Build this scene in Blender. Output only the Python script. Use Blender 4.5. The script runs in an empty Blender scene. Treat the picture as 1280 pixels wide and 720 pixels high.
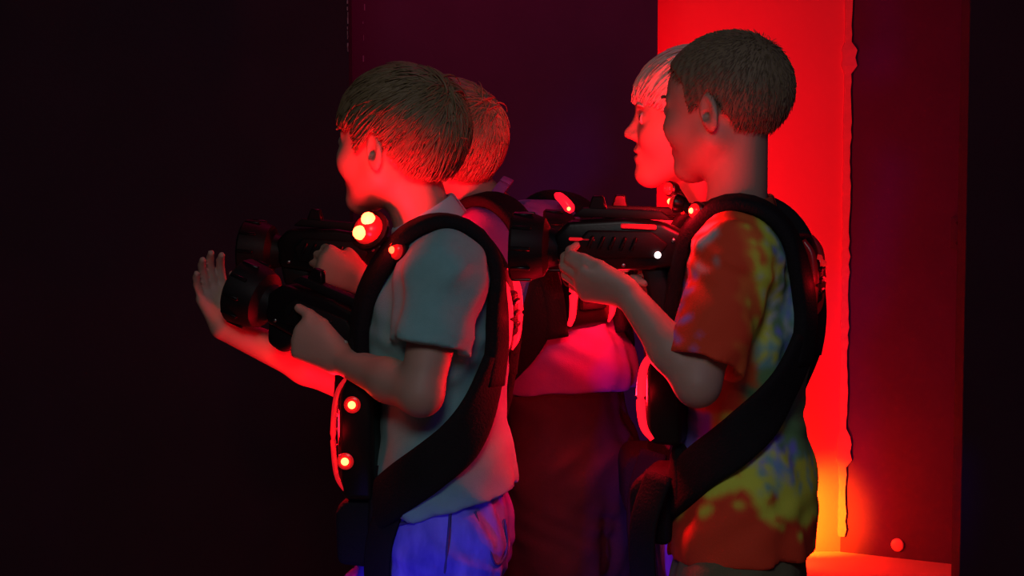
import bpy, bmesh, math, random
import numpy as np
from mathutils import Vector, Matrix

random.seed(4)
rng = np.random.default_rng(4)
scene = bpy.context.scene
COL = scene.collection

# ------------------------------------------------------------------ camera
FPX = 2656.0                     # focal length in pixels of the 1280 wide frame
CAM = np.array([0.0, -3.2, 1.39])
PITCH = math.radians(5.0)        # looking slightly down
cd = bpy.data.cameras.new('camera')
cd.sensor_width = 36.0
cd.lens = FPX / 1280.0 * 36.0
cd.clip_end = 60
cam = bpy.data.objects.new('camera', cd)
COL.objects.link(cam)
cam.location = CAM
cam.rotation_euler = (math.pi / 2 - PITCH, 0, 0)
scene.camera = cam


def U(px, py, y):
    """point at depth y that stands where the pixel looks"""
    a = (px - 640.0) / FPX
    b = (360.0 - py) / FPX
    d = np.array([a, math.cos(PITCH) + b * math.sin(PITCH), -math.sin(PITCH) + b * math.cos(PITCH)])
    return CAM + d * ((y - CAM[1]) / d[1])


# ------------------------------------------------------------------ world, exposure
scene.view_settings.view_transform = 'Standard'
scene.view_settings.look = 'None'
scene.view_settings.exposure = 0.0
scene.view_settings.gamma = 1.0
scene.view_settings.use_curve_mapping = False
scene.cycles.use_denoising = True
w = bpy.data.worlds.new('dark_room')
scene.world = w
w.use_nodes = True
w.node_tree.nodes['Background'].inputs[0].default_value = (0.42, 0.10, 0.62, 1)
w.node_tree.nodes['Background'].inputs[1].default_value = 0.018

RED = (1.0, 0.012, 0.016)
HOT = (1.0, 0.042, 0.012)
GLOW = (1.0, 0.004, 0.014)      # what the red lights throw on things


def lamp(name, kind, loc, energy, color, parent=None, size=0.1, rot=None, **kw):
    ld = bpy.data.lights.new(name, kind)
    ld.energy = energy
    ld.color = color
    if kind == 'AREA':
        ld.size = size
    elif kind == 'SPOT':
        ld.shadow_soft_size = size
        ld.spot_size = kw.get('cone', 1.2)
        ld.spot_blend = 0.6
    else:
        ld.shadow_soft_size = size
    if 'size_y' in kw:
        ld.shape = 'RECTANGLE'
        ld.size_y = kw['size_y']
    o = bpy.data.objects.new(name, ld)
    COL.objects.link(o)
    if parent is not None:
        o.parent = parent
    o.location = loc
    if rot is not None:
        o.rotation_euler = rot
    return o


def aim(src, dst):
    v = Vector(np.array(dst, float) - np.array(src, float))
    return v.to_track_quat('-Z', 'Y').to_euler()


# dim cool house light under the ceiling behind the camera, and the high blacklight beside it
HOUSE = (-0.25, -2.9, 2.75)
lamp('house_light', 'AREA', HOUSE, 15.5, (0.92, 0.92, 0.88), size=0.9, rot=aim(HOUSE, (0.1, 0, 1.0)))
UV = (-0.7, -2.3, 0.15)
lamp('added_jeans_uv', 'SPOT', UV, 120.0, (0.13, 0.05, 1.0), size=0.06, rot=aim(UV, (-0.05, 0, 0.44)), cone=math.radians(20))  # added violet spot held to the jeans, standing in for their UV glow
UVC = (0.9, -2.6, 2.7)
lamp('black_light_high', 'AREA', UVC, 2.4, (0.13, 0.05, 1.0), size=0.1, size_y=1.0, rot=aim(UVC, (0.2, 0, 0.9)))

# magenta fill added high up, without a fixture, to brighten the middle wall
MIDFILL = (-0.05, 1.75, 2.9)
lamp('mid_wall_fill', 'AREA', MIDFILL, 12.0, (1.0, 0.005, 0.17), size=0.8, rot=aim(MIDFILL, (0.1, 2.55, 1.1)))

# ------------------------------------------------------------------ materials
MATS = {}


def mat(name, color, rough=0.6, noise=0.0, nscale=20.0, bump=0.0, bscale=200.0, emit=None, estr=0.0,
        metal=0.0, sss=0.0, spec=0.5, color2=None, attr=None, detail=4.0, sheen=0.0):
    if name in MATS:
        return MATS[name]
    m = bpy.data.materials.new(name)
    m.use_nodes = True
    nt = m.node_tree
    b = nt.nodes['Principled BSDF']
    b.inputs['Roughness'].default_value = rough
    b.inputs['Metallic'].default_value = metal
    b.inputs['Specular IOR Level'].default_value = spec
    if sss:
        b.inputs['Subsurface Weight'].default_value = sss
        b.inputs['Subsurface Radius'].default_value = (1.0, 0.3, 0.2)
        b.inputs['Subsurface Scale'].default_value = 0.006
    if sheen:
        b.inputs['Sheen Weight'].default_value = sheen
    tc = nt.nodes.new('ShaderNodeTexCoord')
    b.inputs['Base Color'].default_value = (*color, 1)
    if attr:
        a = nt.nodes.new('ShaderNodeAttribute')
        a.attribute_name = attr
        nt.links.new(a.outputs['Color'], b.inputs['Base Color'])
    elif noise > 0 or color2:
        n = nt.nodes.new('ShaderNodeTexNoise')
        n.inputs['Scale'].default_value = nscale
        n.inputs['Detail'].default_value = detail
        nt.links.new(tc.outputs['Object'], n.inputs['Vector'])
        mx = nt.nodes.new('ShaderNodeMix')
        mx.data_type = 'RGBA'
        c2 = color2 or tuple(c * (1 - noise) for c in color)
        mx.inputs['A'].default_value = (*color, 1)
        mx.inputs['B'].default_value = (*c2, 1)
        nt.links.new(n.outputs['Fac'], mx.inputs['Factor'])
        nt.links.new(mx.outputs['Result'], b.inputs['Base Color'])
    if bump:
        n2 = nt.nodes.new('ShaderNodeTexNoise')
        n2.inputs['Scale'].default_value = bscale
        n2.inputs['Detail'].default_value = 3
        nt.links.new(tc.outputs['Object'], n2.inputs['Vector'])
        bp = nt.nodes.new('ShaderNodeBump')
        bp.inputs['Strength'].default_value = bump
        bp.inputs['Distance'].default_value = 0.004
        nt.links.new(n2.outputs['Fac'], bp.inputs['Height'])
        nt.links.new(bp.outputs['Normal'], b.inputs['Normal'])
    if emit:
        b.inputs['Emission Color'].default_value = (*emit, 1)
        b.inputs['Emission Strength'].default_value = estr
    MATS[name] = m
    return m


M_SKIN = mat('skin', (0.52, 0.315, 0.245), 0.55, noise=0.12, nscale=30, bump=0.05, bscale=500, sss=0.15)
M_HAIRB = mat('brown_hair', (0.15, 0.105, 0.05), 0.55, color2=(0.26, 0.19, 0.10), nscale=60)
M_HAIRD = mat('cropped_brown_hair', (0.15, 0.105, 0.065), 0.75, color2=(0.23, 0.17, 0.10), nscale=90)
M_HAIRR = mat('sandy_hair', (0.30, 0.17, 0.09), 0.55, color2=(0.42, 0.26, 0.15), nscale=60)
M_BLOND = mat('blond_hair', (0.72, 0.60, 0.46), 0.45, color2=(0.86, 0.76, 0.62), nscale=60)
M_SHIRTA = mat('grey_green_knit', (0.23, 0.48, 0.49), 0.85, noise=0.15, nscale=90, bump=0.25, bscale=700, sheen=0.1)
M_COLLAR = mat('pale_knit', (0.42, 0.62, 0.68), 0.85, bump=0.2, bscale=700)
M_SHIRTB = mat('purple_cotton', (0.30, 0.10, 0.46), 0.85, noise=0.15, nscale=60, bump=0.2, bscale=500)
M_SHIRTC = mat('grey_cotton', (0.35, 0.22, 0.30), 0.85, noise=0.15, nscale=60, bump=0.2, bscale=500)
M_TIEDYE = mat('tie_dye_cotton', (0.5, 0.1, 0.05), 0.85, attr='dye', bump=0.2, bscale=500)
M_DARKPANTS = mat('dark_maroon_cloth', (0.07, 0.022, 0.045), 0.9, noise=0.3, nscale=40, bump=0.2, bscale=300)
M_OLIVE = mat('olive_cloth', (0.16, 0.15, 0.08), 0.9, noise=0.3, nscale=40, bump=0.2, bscale=300)
M_SHOE = mat('shoe_canvas', (0.05, 0.05, 0.06), 0.7, noise=0.2)
M_SOLE = mat('shoe_sole', (0.6, 0.6, 0.58), 0.7)
M_EYE = mat('eye_white', (0.75, 0.72, 0.70), 0.2)
M_IRIS = mat('eye_iris', (0.03, 0.025, 0.02), 0.15)
M_WEB = mat('black_webbing', (0.012, 0.010, 0.013), 0.85, noise=0.3, nscale=60, bump=0.4, bscale=300, spec=0.2)
M_PLASTIC = mat('black_plastic', (0.007, 0.006, 0.007), 0.34, spec=0.3, noise=0.2, nscale=12, bump=0.03, bscale=300)
M_PLASTIC2 = mat('charcoal_plastic', (0.008, 0.007, 0.008), 0.55, spec=0.2, noise=0.2, nscale=12, bump=0.05, bscale=300)
M_GLOSSRED = mat('red_plastic_and_halo', (0.55, 0.02, 0.02), 0.25, emit=RED, estr=0.35)
M_LENS = mat('red_light_tube', (0.8, 0.05, 0.04), 0.3, color2=(0.55, 0.02, 0.02), nscale=60, emit=(1, 0.006, 0.02), estr=1.6)
M_LENSDIM = mat('red_light_tube_dim', (0.8, 0.05, 0.04), 0.3, emit=(1, 0.006, 0.02), estr=0.5)
M_LENSOFF = mat('red_tube_unlit', (0.10, 0.006, 0.012), 0.3, emit=(1, 0.006, 0.02), estr=0.03)
M_HOT = mat('hot_led', (1, 0.5, 0.3), 0.3, emit=HOT, estr=26)
M_WARM = mat('warm_led', (1, 0.4, 0.2), 0.3, emit=HOT, estr=10)
M_WHITELED = mat('white_led', (0.9, 0.9, 0.9), 0.3, emit=(1, 0.93, 0.95), estr=2.5)
M_GREYLED = mat('dim_status_lens', (0.42, 0.38, 0.34), 0.3)
M_STEEL = mat('steel_screw', (0.35, 0.34, 0.34), 0.35, metal=1.0)


def denim():
    m = bpy.data.materials.new('blue_denim')
    m.use_nodes = True
    nt = m.node_tree
    b = nt.nodes['Principled BSDF']
    b.inputs['Roughness'].default_value = 0.9
    tc = nt.nodes.new('ShaderNodeTexCoord')
    mp = nt.nodes.new('ShaderNodeMapping')
    mp.inputs['Scale'].default_value = (9, 9, 3.5)
    nt.links.new(tc.outputs['Object'], mp.inputs['Vector'])
    n = nt.nodes.new('ShaderNodeTexNoise')
    n.inputs['Scale'].default_value = 3.0
    n.inputs['Detail'].default_value = 6
    nt.links.new(mp.outputs['Vector'], n.inputs['Vector'])
    r = nt.nodes.new('ShaderNodeValToRGB')
    r.color_ramp.elements[0].position = 0.34
    r.color_ramp.elements[0].color = (0.085, 0.075, 0.60, 1)
    r.color_ramp.elements[1].position = 0.68
    r.color_ramp.elements[1].color = (0.24, 0.22, 0.95, 1)
    nt.links.new(n.outputs['Fac'], r.inputs['Fac'])
    nt.links.new(r.outputs['Color'], b.inputs['Base Color'])
    n2 = nt.nodes.new('ShaderNodeTexNoise')
    n2.inputs['Scale'].default_value = 90
    nt.links.new(tc.outputs['Object'], n2.inputs['Vector'])
    bp = nt.nodes.new('ShaderNodeBump')
    bp.inputs['Strength'].default_value = 0.3
    bp.inputs['Distance'].default_value = 0.004
    nt.links.new(n2.outputs['Fac'], bp.inputs['Height'])
    nt.links.new(bp.outputs['Normal'], b.inputs['Normal'])
    return m


M_DENIM = denim()
M_SEAM = mat('denim_seam_thread', (0.05, 0.045, 0.22), 0.9)

# wall paints
M_REDWALL = mat('red_painted_wall', (0.80, 0.10, 0.10), 0.85, noise=0.12, nscale=5, bump=0.1, bscale=60)
M_PANEL = mat('dull_red_board', (0.050, 0.003, 0.045), 0.9, noise=0.35, nscale=9, bump=0.2, bscale=120)
M_MID = mat('maroon_black_wall', (0.11, 0.03, 0.09), 0.9, noise=0.35, nscale=6, bump=0.15, bscale=80)
M_BLACK = mat('black_wall', (0.030, 0.014, 0.034), 0.9, noise=0.4, nscale=6, bump=0.15, bscale=80)
M_FLOOR = mat('arena_floor', (0.45, 0.32, 0.22), 0.75, noise=0.3, nscale=4, bump=0.1, bscale=90)
M_CEIL = mat('black_ceiling', (0.015, 0.013, 0.016), 0.95, noise=0.2)
M_TORN = mat('torn_pale_edge', (0.62, 0.16, 0.12), 0.9, noise=0.3, nscale=50)
M_CHIP = mat('chipped_paint', (0.42, 0.38, 0.42), 0.8, noise=0.5, nscale=120)


# ------------------------------------------------------------------ mesh helpers
def tag(o, label=None, cat=None, group=None, kind=None):
    if label: o['label'] = label
    if cat: o['category'] = cat
    if group: o['group'] = group
    if kind: o['kind'] = kind
    return o


def empty(name, loc, label, cat, group=None):
    o = bpy.data.objects.new(name, None)
    COL.objects.link(o)
    o.empty_display_size = 0.1
    o.location = Vector(np.array(loc, float))
    return tag(o, label, cat, group)


def link_mesh(name, me, m, parent=None, loc=(0, 0, 0), rot=None):
    o = bpy.data.objects.new(name, me)
    COL.objects.link(o)
    for x in (m if isinstance(m, (list, tuple)) else [m]):
        me.materials.append(x)
    if parent is not None:
        o.parent = parent
    o.location = loc
    if rot is not None:
        o.rotation_euler = rot
    return o


def mesh_np(name, V, F, m, parent=None, off=None, smooth=True):
    """V (n,3), F (q,4) or (q,3) arrays"""
    V = np.asarray(V, np.float32)
    if off is not None:
        V = V - np.asarray(off, np.float32)
    F = np.asarray(F, np.int32)
    me = bpy.data.meshes.new(name)
    me.vertices.add(len(V))
    me.vertices.foreach_set('co', V.ravel())
    n = F.shape[1]
    me.loops.add(F.size)
    me.loops.foreach_set('vertex_index', F.ravel())
    me.polygons.add(len(F))
    me.polygons.foreach_set('loop_start', np.arange(0, F.size, n, dtype=np.int32))
    me.polygons.foreach_set('use_smooth', np.full(len(F), smooth))
    me.update(calc_edges=True)
    me.validate()
    return link_mesh(name, me, m, parent)


def bm_obj(name, bm, m, parent=None, loc=(0, 0, 0), rot=None, smooth=True):
    me = bpy.data.meshes.new(name)
    bmesh.ops.recalc_face_normals(bm, faces=bm.faces)
    bm.to_mesh(me)
    bm.free()
    if smooth:
        me.polygons.foreach_set('use_smooth', [True] * len(me.polygons))
        try:
            me.set_sharp_from_angle(angle=math.radians(40))
        except Exception:
            pass
    return link_mesh(name, me, m, parent, loc, rot)


def bm_box(c, s, bev=0.0, seg=2, M=None, bm=None):
    bm = bm or bmesh.new()
    r = bmesh.ops.create_cube(bm, size=1.0)
    vs = r['verts']
    bmesh.ops.scale(bm, vec=s, verts=vs)
    if bev > 0:
        es = list({e for v in vs for e in v.link_edges})
        r2 = bmesh.ops.bevel(bm, geom=es, offset=bev, segments=seg, affect='EDGES', profile=0.5)
        vs = list({v for f in r2['faces'] for v in f.verts} | {v for v in vs if v.is_valid})
    if M is not None:
        bmesh.ops.transform(bm, matrix=M, verts=vs)
    bmesh.ops.translate(bm, vec=c, verts=vs)
    return bm


def bm_prism(poly, thick, bev=0.004, seg=2):
    """side outline (x,z) extruded across y, centred"""
    bm = bmesh.new()
    a = [bm.verts.new((x, -thick / 2, z)) for x, z in poly]
    b = [bm.verts.new((x, thick / 2, z)) for x, z in poly]
    bm.faces.new(a)
    bm.faces.new(b[::-1])
    n = len(poly)
    for i in range(n):
        bm.faces.new((a[i], b[i], b[(i + 1) % n], a[(i + 1) % n]))
    bmesh.ops.recalc_face_normals(bm, faces=bm.faces)
    if bev:
        bmesh.ops.bevel(bm, geom=list(bm.edges), offset=bev, segments=seg, affect='EDGES', profile=0.5)
    return bm


def bm_lathe(prof, axis='x', seg=28, c=(0, 0, 0)):
    """prof: list of (t, r) along the axis"""
    bm = bmesh.new()
    rings = []
    for t, r in prof:
        ring = []
        for i in range(seg):
            a = 2 * math.pi * i / seg
            p = {'x': (t, r * math.cos(a), r * math.sin(a)), 'z': (r * math.cos(a), r * math.sin(a), t),
                 'y': (r * math.cos(a), t, r * math.sin(a))}[axis]
            ring.append(bm.verts.new((p[0] + c[0], p[1] + c[1], p[2] + c[2])))
        rings.append(ring)
    for A, B in zip(rings[:-1], rings[1:]):
        for i in range(seg):
            bm.faces.new((A[i], A[(i + 1) % seg], B[(i + 1) % seg], B[i]))
    bm.faces.new(rings[0][::-1])
    bm.faces.new(rings[-1])
    return bm


def nz(v):
    v = np.asarray(v, float)
    return v / (np.linalg.norm(v) + 1e-12)


def catmull(P, n):
    P = np.asarray(P, float)
    Q = np.vstack([2 * P[0] - P[1], P, 2 * P[-1] - P[-2]])
    out = []
    for i in range(1, len(Q) - 2):
        for t in np.linspace(0, 1, n, endpoint=False):
            a, b, c, d = Q[i - 1:i + 3]
            out.append(0.5 * (2 * b + (c - a) * t + (2 * a - 5 * b + 4 * c - d) * t * t + (3 * b - a - 3 * c + d) * t ** 3))
    out.append(P[-1])
    return np.array(out)


def sweep(P, N, wid, thk, ns=10):
    """rounded flat strap along P with face normals N"""
    P = np.asarray(P); N = np.asarray(N)
    T = np.gradient(P, axis=0)
    T /= np.linalg.norm(T, axis=1)[:, None]
    B = np.cross(N, T)
    B /= np.linalg.norm(B, axis=1)[:, None]
    N = np.cross(T, B)
    wid = np.broadcast_to(np.asarray(wid, float), (len(P),))
    ang = np.linspace(0, 2 * np.pi, ns, endpoint=False) + np.pi / ns
    cx = np.sign(np.cos(ang)) * np.abs(np.cos(ang)) ** 0.35
    cy = np.sign(np.sin(ang)) * np.abs(np.sin(ang)) ** 0.6
    V = (P[:, None, :] + B[:, None, :] * (cx[None, :, None] * wid[:, None, None] / 2)
         + N[:, None, :] * (cy[None, :, None] * thk / 2)).reshape(-1, 3)
    F = []
    m = len(P)
    for i in range(m - 1):
        for j in range(ns):
            F.append((i * ns + j, i * ns + (j + 1) % ns, (i + 1) * ns + (j + 1) % ns, (i + 1) * ns + j))
    c0 = len(V); V = np.vstack([V, P[0], P[-1]])
    for j in range(ns):
        F.append((c0, (j + 1) % ns, j, c0))
        F.append((c0 + 1, (m - 1) * ns + j, (m - 1) * ns + (j + 1) % ns, c0 + 1))
    return V, F


def mesh_py(name, V, F, m, parent=None, off=None, smooth=True):
    V = np.asarray(V, float)
    if off is not None:
        V = V - np.asarray(off)
    F = [tuple(dict.fromkeys(f)) for f in F]
    me = bpy.data.meshes.new(name)
    me.from_pydata([tuple(v) for v in V], [], F)
    me.validate()
    if smooth:
        me.polygons.foreach_set('use_smooth', [True] * len(me.polygons))
    me.update()
    return link_mesh(name, me, m, parent)


def tube(P, r, ns=8):
    P = np.asarray(P, float)
    T = np.gradient(P, axis=0)
    T /= np.linalg.norm(T, axis=1)[:, None] + 1e-12
    ref = np.array([0.0, 0.0, 1.0]) if abs(T[0][2]) < 0.9 else np.array([0.0, 1.0, 0.0])
    N = np.cross(T, ref)
    N /= np.linalg.norm(N, axis=1)[:, None] + 1e-12
    r = np.broadcast_to(np.asarray(r, float), (len(P),))
    B = np.cross(T, N)
    ang = np.linspace(0, 2 * np.pi, ns, endpoint=False)
    V = (P[:, None] + r[:, None, None] * (np.cos(ang)[None, :, None] * N[:, None] + np.sin(ang)[None, :, None] * B[:, None])).reshape(-1, 3)
    F = []
    for i in range(len(P) - 1):
        for j in range(ns):
            F.append((i * ns + j, i * ns + (j + 1) % ns, (i + 1) * ns + (j + 1) % ns, (i + 1) * ns + j))
    F.append(tuple(range(ns))[::-1])
    F.append(tuple((len(P) - 1) * ns + j for j in range(ns)))
    return V, F


# ------------------------------------------------------------------ distance-field modelling of bodies
def sd_cone(a, b, ra, rb):
    a = np.asarray(a, float); b = np.asarray(b, float)
    ab = b - a
    L2 = ab @ ab + 1e-12

    def fn(p):
        t = np.clip(((p - a) @ ab) / L2, 0, 1)
        return np.linalg.norm(p - a - t[..., None] * ab, axis=-1) - (ra + (rb - ra) * t)
    r = max(ra, rb)
    return fn, np.minimum(a, b) - r, np.maximum(a, b) + r


def sd_ell(c, r, R=None):
    c = np.asarray(c, float); r = np.asarray(r, float)
    R = np.eye(3) if R is None else R

    def fn(p):
        q = (p - c) @ R
        k0 = np.linalg.norm(q / r, axis=-1)
        k1 = np.linalg.norm(q / (r * r), axis=-1) + 1e-9
        return k0 * (k0 - 1) / k1
    e = np.sqrt(((R * r) ** 2).sum(axis=1))
    return fn, c - e, c + e


class SDF:
    def __init__(self):
        self.ops = []
        self.cuts = []

    def add(self, prim, k=0.01, mode='u'):
        self.ops.append((*prim, k, mode))

    def plane(self, p, n):
        self.cuts.append((np.asarray(p, float), nz(n)))

    @staticmethod
    def blend(F, d, k, mode):
        if mode == 'u':
            h = np.maximum(k - np.abs(F - d), 0) / k
            return np.minimum(F, d) - h * h * k * 0.25
        h = np.maximum(k - np.abs(F + d), 0) / k
        return np.maximum(F, -d) + h * h * k * 0.25

    def ev(self, P):
        P = np.asarray(P, float)
        F = np.full(P.shape[:-1], 1.0)
        for fn, lo, hi, k, mode in self.ops:
            F = self.blend(F, fn(P), k, mode)
        for p, n in self.cuts:
            F = np.maximum(F, (P - p) @ n)
        return F

    def grad(self, P, e=0.002):
        G = np.zeros_like(P)
        for i in range(3):
            d = np.zeros(3); d[i] = e
            G[..., i] = self.ev(P + d) - self.ev(P - d)
        return G / (np.linalg.norm(G, axis=-1, keepdims=True) + 1e-12)

    def project(self, P, iso):
        P = np.array(P, float)
        for _ in range(8):
            P = P - (self.ev(P) - iso)[..., None] * self.grad(P) * 0.8
        return P, self.grad(P)

    def mesh(self, h, disp=None):
        us = [o for o in self.ops if o[4] == 'u']
        lo = np.min([o[1] for o in us], axis=0) - 4 * h
        hi = np.max([o[2] for o in us], axis=0) + 4 * h
        n = np.ceil((hi - lo) / h).astype(int) + 1
        F = np.full(n, 1.0, np.float32)
        ax = [lo[i] + h * np.arange(n[i]) for i in range(3)]
        for fn, a, b, k, mode in self.ops:
            mg = k + 3 * h
            i0 = np.maximum(np.floor((a - mg - lo) / h).astype(int), 0)
            i1 = np.minimum(np.ceil((b + mg - lo) / h).astype(int) + 1, n)
            if np.any(i1 <= i0):
                continue
            g = np.stack(np.meshgrid(*[ax[i][i0[i]:i1[i]] for i in range(3)], indexing='ij'), axis=-1)
            sl = tuple(slice(i0[i], i1[i]) for i in range(3))
            F[sl] = self.blend(F[sl], fn(g).astype(np.float32), k, mode)
        for p, nn in self.cuts:
            d = ((ax[0] - p[0]) * nn[0])[:, None, None] + ((ax[1] - p[1]) * nn[1])[None, :, None] + ((ax[2] - p[2]) * nn[2])[None, None, :]
            F = np.maximum(F, d.astype(np.float32))
        if disp is not None:
            idx = np.argwhere(np.abs(F) < 0.02)
            P = lo + idx * h
            F[tuple(idx.T)] += disp(P).astype(np.float32)
        return surface_nets(F, lo, h)


def surface_nets(F, lo, h):
    s = F < 0
    cnt = np.zeros(np.array(F.shape) - 1, np.int8)
    for dx in (0, 1):
        for dy in (0, 1):
            for dz in (0, 1):
                cnt += s[dx:F.shape[0] - 1 + dx, dy:F.shape[1] - 1 + dy, dz:F.shape[2] - 1 + dz]
    act = (cnt > 0) & (cnt < 8)
    C = np.argwhere(act)
    ids = np.full(cnt.shape, -1, np.int32)
    ids[act] = np.arange(len(C))
    acc = np.zeros((len(C), 3)); num = np.zeros(len(C))
    corners = [np.array(c) for c in ((0, 0, 0), (1, 0, 0), (0, 1, 0), (1, 1, 0), (0, 0, 1), (1, 0, 1), (0, 1, 1), (1, 1, 1))]
    vals = [F[tuple((C + c).T)].astype(float) for c in corners]
    for a in range(8):
        for b in range(a + 1, 8):
            if np.abs(corners[a] - corners[b]).sum() != 1:
                continue
            m = (vals[a] < 0) != (vals[b] < 0)
            den = vals[a] - vals[b]
            t = np.where(m, vals[a] / np.where(den == 0, 1, den), 0)
            acc += np.where(m[:, None], corners[a] + t[:, None] * (corners[b] - corners[a]), 0)
            num += m
    V = lo + (C + acc / num[:, None]) * h
    Q = []
    for axn in range(3):
        o1, o2 = [(1, 2), (2, 0), (0, 1)][axn]
        sl0 = [slice(None)] * 3; sl1 = [slice(None)] * 3
        sl0[axn] = slice(0, -1); sl1[axn] = slice(1, None)
        ch = s[tuple(sl0)] != s[tuple(sl1)]
        E = np.argwhere(ch)
        ok = (E[:, o1] > 0) & (E[:, o2] > 0) & (E[:, o1] < cnt.shape[o1]) & (E[:, o2] < cnt.shape[o2])
        E = E[ok]
        e1 = np.zeros(3, int); e1[o1] = 1
        e2 = np.zeros(3, int); e2[o2] = 1
        q = np.stack([ids[tuple((E - e1 - e2).T)], ids[tuple((E - e2).T)], ids[tuple(E.T)], ids[tuple((E - e1).T)]], axis=1)
        ins = s[tuple(E.T)]
        q[~ins] = q[~ins][:, ::-1]
        Q.append(q)
    Q = np.vstack(Q)
    return V, Q[(Q >= 0).all(axis=1)]


def rotz(a):
    c, s = math.cos(a), math.sin(a)
    return np.array([[c, -s, 0], [s, c, 0], [0, 0, 1.0]])


def roty(a):
    c, s = math.cos(a), math.sin(a)
    return np.array([[c, 0, s], [0, 1, 0], [-s, 0, c]])


def folds(P, amp=0.003, seed=0.0):
    x, y, z = P[:, 0], P[:, 1], P[:, 2]
    a = np.sin(38 * z + 21 * x + 9 * np.sin(17 * y + seed) + seed) * np.sin(13 * x - 19 * z + 15 * y + 2 * seed)
    b = np.sin(80 * x + 33 * z + 6 * np.sin(25 * z + seed))
    return -amp * (a + 0.45 * b)


# ---- heads, in a frame that faces -x with its left side at -y
def add_head(S, H, R, sc):
    def p(x, y, z):
        return H + R @ (np.array([x, y, z]) * sc)

    def ell(c, r, k, mode='u', RR=None):
        S.add(sd_ell(p(*c), np.array(r) * sc, R if RR is None else R @ RR), k * sc, mode)

    def cone(a, b, ra, rb, k, mode='u'):
        S.add(sd_cone(p(*a), p(*b), ra * sc, rb * sc), k * sc, mode)
    ell((0.014, 0, 0.033), (0.090, 0.071, 0.076), 0.01)
    ell((-0.032, 0, 0.030), (0.053, 0.058, 0.056), 0.03)
    ell((-0.030, 0, -0.022), (0.056, 0.056, 0.070), 0.03)
    for s in (-1, 1):
        cone((0.002, s * 0.046, -0.040), (-0.060, s * 0.014, -0.087), 0.021, 0.016, 0.025)
        ell((-0.058, s * 0.034, -0.026), (0.026, 0.022, 0.026), 0.02)
        cone((-0.083, s * 0.012, 0.017), (-0.067, s * 0.044, 0.015), 0.007, 0.006, 0.012)
    ell((-0.066, 0, -0.088), (0.019, 0.018, 0.015), 0.02)
    ell((-0.066, 0, -0.055), (0.019, 0.026, 0.024), 0.015)
    for s in (-1, 1):
        ell((-0.097, s * 0.031, 0.000), (0.018, 0.017, 0.012), 0.012, 's')
        ell((-0.0745, s * 0.030, 0.001), (0.0130, 0.0140, 0.0120), 0.003)
    cone((-0.082, 0, 0.004), (-0.100, 0, -0.024), 0.0065, 0.0088, 0.012)
    for s in (-1, 1):
        ell((-0.089, s * 0.0095, -0.0285), (0.011, 0.0075, 0.0072), 0.007)
        ell((-0.094, s * 0.0050, -0.0365), (0.004, 0.003, 0.003), 0.003, 's')
    ell((-0.0835, 0, -0.050), (0.0085, 0.021, 0.0062), 0.006)
    ell((-0.0815, 0, -0.0625), (0.0085, 0.018, 0.0068), 0.006)
    ell((-0.0920, 0, -0.0563), (0.010, 0.022, 0.0018), 0.003, 's')
    tilt = roty(-0.25)
    for s in (-1, 1):
        oz = rotz(s * 0.35)
        ell((0.012, s * 0.0735, -0.004), (0.018, 0.0075, 0.030), 0.006, 'u', oz @ tilt)
        ell((0.010, s * 0.0815, 0.000), (0.0105, 0.0075, 0.019), 0.004, 's', oz @ tilt)
        ell((0.006, s * 0.0760, -0.008), (0.006, 0.010, 0.007), 0.003, 's')
    return p


def hair_zmin(x, style):
    if style == 'mop':
        xs = [-0.10, -0.075, -0.05, -0.034, -0.026, -0.006, 0.012, 0.030, 0.055, 0.11]
        zs = [0.048, 0.046, 0.040, 0.030, -0.006, 0.010, 0.030, 0.014, -0.026, -0.046]
    elif style == 'bowl':
        xs = [-0.10, -0.075, -0.05, -0.034, -0.026, -0.006, 0.012, 0.030, 0.055, 0.11]
        zs = [0.046, 0.044, 0.036, 0.022, 0.006, 0.008, 0.028, -0.006, -0.045, -0.055]
    else:
        xs = [-0.10, -0.075, -0.05, -0.034, -0.026, -0.006, 0.012, 0.030, 0.055, 0.11]
        zs = [0.072, 0.068, 0.056, 0.040, -0.002, 0.008, 0.030, 0.000, -0.052, -0.066]
    return np.interp(x, xs, zs)


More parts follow.
